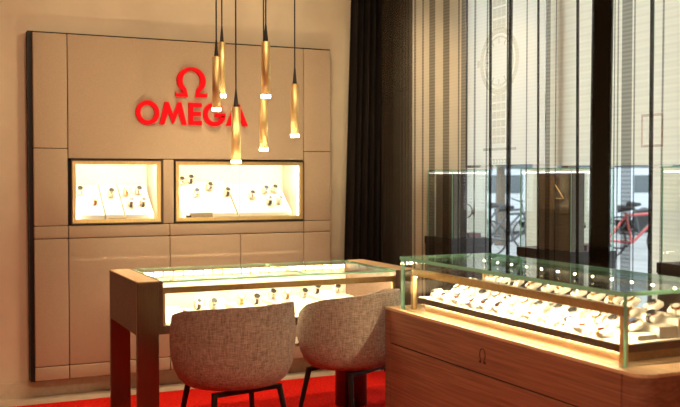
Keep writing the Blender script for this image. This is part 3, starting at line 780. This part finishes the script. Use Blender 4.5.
# ------------------------------------------------------------------ banners in the window
def banner(name, y0, y1, z0, z1, m, label, x=3.955):
    return tag(obj(name, B(x, x+0.003, y0, y1, z0, z1), M[m]), label, 'banner')
bn = thing('window_banner', 'white hanging banner with a faint gold watch printed on it, left in the window', 'banner', (3.955, -0.5, 1.49))
obj('cloth', B(3.955, 3.958, -0.985, -0.02, 1.49, 2.98), M['banner'], bn)
wy, wz = -0.44, 2.25
bm = bmesh.new(); A0 = (3.9545, wy, wz); BX, BZ, BY = (0, 1, 0), (0, 0, 1), (1, 0, 0)
strip(bm, arc(0, 0, 0.245, 0.245, 0, 360, 48)[:-1], arc(0, 0, 0.205, 0.205, 0, 360, 48)[:-1], A0, BX, BZ, BY, 0.0004, True)
strip(bm, arc(0, 0, 0.185, 0.185, 0, 360, 48)[:-1], arc(0, 0, 0.172, 0.172, 0, 360, 48)[:-1], A0, BX, BZ, BY, 0.0004, True)
for k in range(12):
    a = math.radians(30*k); u = Vector((math.cos(a), math.sin(a))); v = Vector((-u.y, u.x))
    prism(bm, [tuple(u*0.13 - v*0.006), tuple(u*0.168 - v*0.006), tuple(u*0.168 + v*0.006), tuple(u*0.13 + v*0.006)], A0, BX, BZ, BY, 0.0004)
prism(bm, [(0.245, -0.02), (0.285, -0.02), (0.285, 0.03), (0.245, 0.03)], A0, BX, BZ, BY, 0.0004)
obj('printed_watch', fix(bm), M['print'], bn)
bm = bmesh.new()
for k in range(6):
    for s in (-1, 1):
        for j in (-1, 0, 1):
            z = s*(0.27 + k*0.085) if s > 0 else -(0.27 + k*0.062)
            h = 0.07 if s > 0 else 0.048
            ww = 0.052
            prism(bm, [(j*0.056-ww/2+ .0, z-h/2*1.0), (j*0.056+ww/2, z-h/2), (j*0.056+ww/2, z+h/2), (j*0.056-ww/2, z+h/2)], A0, BX, BZ, BY, 0.0004)
obj('printed_bracelet', fix(bm), M['print'], bn)
bm = bmesh.new(); prism(bm, [(-0.22, -0.655), (0.20, -0.655), (0.20, -0.635), (-0.22, -0.635)], A0, BX, BZ, BY, 0.0004)
obj('printed_line', fix(bm), M['print_dark'], bn)
bm = bmesh.new()
for k in range(6):                  # a line of small blurred characters, too soft to read
    y = 0.10 - k*0.037; z = -0.735
    prism(bm, [(y-0.011, z-0.016), (y+0.011, z-0.016), (y+0.011, z-0.010), (y-0.011, z-0.010)], A0, BX, BZ, BY, 0.0004)
    prism(bm, [(y-0.011, z+0.010), (y+0.011, z+0.010), (y+0.011, z+0.016), (y-0.011, z+0.016)], A0, BX, BZ, BY, 0.0004)
    prism(bm, [(y-0.011, z-0.010), (y-0.005, z-0.010), (y-0.005, z+0.010), (y-0.011, z+0.010)], A0, BX, BZ, BY, 0.0004)
obj('small_print', fix(bm), M['print_dark'], bn)
banner('window_blind', -1.60, -1.00, 1.475, 2.98, 'blind', 'cream ribbed blind above the middle showcase')
b3 = thing('window_banner', 'cream hanging banner with a faint red outline, right in the window', 'banner', (3.955, -2.5, 1.47))
obj('cloth', B(3.955, 3.958, -3.55, -1.615, 1.47, 2.98), M['blind'], b3)
bm = bmesh.new(); A1 = (3.9545, -2.0, 1.65)
for a in ((-0.09, -0.075, -0.075, 0.12), (0.075, 0.09, -0.075, 0.12), (-0.075, 0.075, -0.075, -0.06), (-0.075, 0.075, 0.105, 0.12)):
    prism(bm, [(a[0], a[2]), (a[1], a[2]), (a[1], a[3]), (a[0], a[3])], A1, BX, BZ, BY, 0.0004)
obj('printed_outline', fix(bm), M['print_red'], b3)
banner('window_panel', -0.29, -0.02, 0.13, 1.47, 'banner', 'narrow white panel in the lower window behind the farthest showcase')
banner('window_panel', -1.56, -0.775, 0.13, 1.46, 'blind', 'wide cream panel in the lower window behind the middle showcase')
banner('window_panel', -3.55, -1.995, 0.13, 1.455, 'blind', 'cream panel in the lower window at the right edge')

# ------------------------------------------------------------------ curtains
def ribbon(bm, top, bot, z0, z1, nz=2):
    """vertical cloth through plan points top[] (at z1) and bot[] (at z0)"""
    cols = []
    for (tx, ty), (bx_, by_) in zip(top, bot):
        cols.append([bm.verts.new((bx_ + (tx-bx_)*k/nz, by_ + (ty-by_)*k/nz, z0 + (z1-z0)*k/nz)) for k in range(nz+1)])
    for a, b in zip(cols, cols[1:]):
        for k in range(nz): bm.faces.new((a[k], b[k], b[k+1], a[k+1]))
    return bm
def folds(p0, p1, amp, n, k=10, jit=0.0):
    p0, p1 = Vector(p0), Vector(p1); d = p1-p0; nrm = Vector((-d.y, d.x)).normalized(); pts = []
    for i in range(n*k+1):
        u = i/(n*k); s = math.sin(2*PI*n*u)
        q = p0 + d*(u + 0.25/n*math.sin(4*PI*n*u)*0.35) + nrm*amp*s*(1 + jit*math.sin(i*1.7))
        pts.append((q.x, q.y))
    return pts
bm = bmesh.new()
ribbon(bm, folds((2.915, -0.13), (3.22, -0.16), 0.045, 7, 10, 0.15), folds((2.825, -0.14), (3.20, -0.18), 0.055, 7, 10, 0.25), 0.01, 3.0, 6)
o = tag(obj('blackout_drape', bm, M['drape'], None, True), 'heavy black-brown drape gathered against the back wall', 'curtain')
md = o.modifiers.new('cloth_thickness', 'SOLIDIFY'); md.thickness = 0.003
# gathered voile next to the drape
bm = bmesh.new()
ribbon(bm, folds((3.10, -0.24), (3.10, -0.66), 0.03, 9, 8, 0.2), folds((3.10, -0.22), (3.10, -0.67), 0.03, 9, 8, 0.2), 0.01, 3.0, 2)
tag(obj('sheer_curtain', bm, M['sheer_dense'], None, True), 'brown sheer voile bunched beside the black drape', 'curtain')
# the drawn voile: flat weave between tight dark folds, one profile
#        y on the track at mid height, half width, layers, lean of the top relative to the bottom
STR = [(-0.704, 0.014, 1, 0.0), (-0.811, 0.011, 1, 0.0), (-0.93, 0.037, 1, 0.0), (-1.104, 0.038, 1, 0.0), (-1.252, 0.009, 1, 0.0), (-1.314, 0.036, 1, -0.012), (-1.431, 0.01, 1, -0.011), (-1.559, 0.009, 1, -0.021), (-1.602, 0.012, 3, 0.011), (-1.791, 0.016, 3, -0.039), (-1.766, 0.0061, 1, 0.0), (-1.95, 0.0061, 1, 0.0), (-2.058, 0.008, 3, 0.018), (-2.137, 0.02, 1, 0.0), (-2.203, 0.0044, 1, -0.008), (-2.385, 0.01, 3, 0.023), (-2.573, 0.062, 9, -0.029), (-2.652, 0.0044, 1, 0.0), (-2.676, 0.0052, 1, 0.0), (-2.737, 0.035, 1, 0.0), (-2.788, 0.0052, 1, 0.0), (-2.902, 0.012, 3, 0.0), (-2.967, 0.0061, 1, -0.019), (-3.22, 0.008, 1, 0.0), (-3.36, 0.02, 1, 0.0)]
top, bot = [(3.1, -0.665)], [(3.1, -0.665)]
def yat(px):
    return px
for y, hw, nl, lean in STR:
    nl = nl if nl % 2 else nl+1
    for k in range(nl):
        # back and forth across the fold, each pass a little deeper
        ya, yb = (y+hw, y-hw) if k % 2 == 0 else (y-hw, y+hw)
        x = 3.1 - 0.004*k*(1 if k < 8 else 0.7)
        for yy in ((ya, yb) if k == 0 else (yb,)):
            top.append((x, yy + lean*0.5)); bot.append((x, yy - lean*0.5))
top.append((3.1, -3.55)); bot.append((3.1, -3.55))
bm = bmesh.new(); ribbon(bm, top, bot, 0.01, 3.0, 2)
bm.faces.ensure_lookup_table()
for f in bm.faces:                                    # same cloth in the packed folds, set darker and denser for the stacked layers
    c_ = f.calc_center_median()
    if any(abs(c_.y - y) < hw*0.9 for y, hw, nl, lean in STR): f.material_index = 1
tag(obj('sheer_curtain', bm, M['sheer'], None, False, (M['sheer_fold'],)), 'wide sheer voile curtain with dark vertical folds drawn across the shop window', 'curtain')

# ------------------------------------------------------------------ street outside
struct('ground', B(4.1, 60, -30, 60, -0.30, -0.10), M['asphalt'])
FW = Vector((0.421, 0.907, 0)); RT = Vector((0.907, -0.421, 0)); CAM0 = Vector((0, -6.19, 0))
def at(u, D): return CAM0 + FW*D + RT*(u*D)
def bicycle(p, ang, paint, label):
    t = thing('bicycle', label, 'bicycle', (p.x, p.y, -0.10))
    d = Vector((math.cos(ang), math.sin(ang), 0)); Zv = Vector((0, 0, 1)); o0 = Vector((p.x, p.y, -0.10))
    def q(a, z): return o0 + d*a + Zv*z
    for s in (-0.52, 0.52):
        bm = bmesh.new(); n = 24
        pts = [q(s + 0.33*math.cos(2*PI*i/n), 0.34 + 0.33*math.sin(2*PI*i/n)) for i in range(n+1)]
        polytube(bm, pts, 0.018, 6)
        for i in range(0, n, 3): tube(bm, q(s, 0.34), pts[i], 0.004, n=4)
        obj('wheel', bm, M['tyre'], t)
    bm = bmesh.new()
    for a, b in (((-0.52, 0.34), (-0.18, 0.80)), ((-0.52, 0.34), (-0.08, 0.30)), ((-0.08, 0.30), (-0.20, 0.86)), ((-0.08, 0.30), (0.38, 0.78)), ((-0.18, 0.80), (0.36, 0.84)), ((0.52, 0.34), (0.36, 0.98))):
        tube(bm, q(*a), q(*b), 0.024, n=8)
    obj('frame', bm, M[paint], t)
    sd = Vector((-d.y, d.x, 0)); bm = bmesh.new()
    polytube(bm, [q(0.25, 1.06) + sd*0.28, q(0.36, 1.0) + sd*0.1, q(0.36, 1.0) - sd*0.1, q(0.25, 1.06) - sd*0.28], 0.014, 6)
    obj('handlebar', bm, M['tyre'], t)
    bm = bmesh.new(); tube(bm, q(-0.34, 0.92), q(-0.06, 0.93), 0.075, 0.03, n=10)
    obj('saddle', bm, M['tyre'], t)
p = at(0.190, 17.5); bicycle(p, math.radians(-40), 'bike_dark', 'dark bicycle parked on the pavement, left gap of the window')
p = at(0.176, 19.0); bicycle(p, math.radians(-15), 'bike_dark', 'dark bicycle parked farther back, left gap of the window')
p = at(0.318, 17.0); bicycle(p, math.radians(-35), 'bike_red', 'red bicycle parked on the pavement, right gap of the window')
p = at(0.325, 19.5); bicycle(p, math.radians(-20), 'bike_dark', 'dark bicycle parked behind the red one')
def van(p, ang, label):
    t = thing('van', label, 'van', (p.x, p.y, -0.10)); R_ = Matrix.Translation((p.x, p.y, -0.10)) @ Matrix.Rotation(ang, 4, 'Z')
    def put(n, bm, m): bmesh.ops.transform(bm, matrix=R_, verts=bm.verts); return obj(n, bm, M[m], t)
    bm = bmesh.new(); prism(bm, [(-2.2, 0.35), (2.2, 0.35), (2.25, 0.9), (1.4, 1.05), (0.9, 1.7), (-2.1, 1.75), (-2.25, 1.0)], (0, -0.85, 0), (1, 0, 0), (0, 0, 1), (0, 1, 0), 1.7)
    put('body', fix(bm), 'van')
    for sy in (-0.86, 0.855): put('side_window', B(-1.7, 0.85, sy, sy+0.006, 1.08, 1.55), 'darkglass')
    for x in (-1.4, 1.4):
        for y in (-0.87, 0.70): put('wheel', tube(bmesh.new(), (x, y, 0.34), (x, y+0.18, 0.34), 0.34, n=24), 'tyre')
van(at(0.155, 25), math.radians(-25), 'pale parked van across the street, left gap of the window')
van(at(0.37, 26), math.radians(-25), 'pale parked van across the street, right gap of the window')
def tree(p, h, rad, label):
    t = thing('street_tree', label, 'tree', (p.x, p.y, -0.10))
    obj('trunk', T((p.x, p.y, -0.10), (p.x, p.y, h*0.6), 0.14, 0.09, n=10), M['bark'], t)
    bm = bmesh.new()
    for _ in range(700):
        v = Vector((random.gauss(0, 1), random.gauss(0, 1), random.gauss(0, 0.8))); v = v.normalized()*rad*random.uniform(0.3, 1)
        c0 = Vector((p.x, p.y, h)) + v; a = Vector((random.uniform(-1, 1), random.uniform(-1, 1), random.uniform(-1, 1))).normalized()*0.16
        b = a.orthogonal().normalized()*0.10
        bm.faces.new([bm.verts.new(c0 + a), bm.verts.new(c0 + b), bm.verts.new(c0 - a), bm.verts.new(c0 - b)])
    obj('foliage', bm, M['leaf'], t)
tree(at(0.172, 20.5), 2.7, 1.1, 'green street tree seen through the left gap of the window')
tree(at(0.105, 29), 2.4, 1.6, 'green street tree behind the farthest showcase')
fb = thing('street_building', 'tan stucco building across the street', 'building', tuple(at(0.25, 34)))
pf = at(0.25, 34); ang = math.atan2(RT.y, RT.x); R_ = Matrix.Translation(pf) @ Matrix.Rotation(ang, 4, 'Z')
bm = B(-16, 16, 0, 4, -0.10, 11); bmesh.ops.transform(bm, matrix=R_, verts=bm.verts); obj('wall', bm, M['facade'], fb)
for i in range(-7, 8):
    for z0, z1 in ((0.5, 2.5), (3.8, 5.6), (7.0, 8.8)):
        bm = B(i*2.1-0.6, i*2.1+0.6, -0.03, 0.02, z0, z1); bmesh.ops.transform(bm, matrix=R_, verts=bm.verts); obj('window', bm, M['darkglass'], fb)
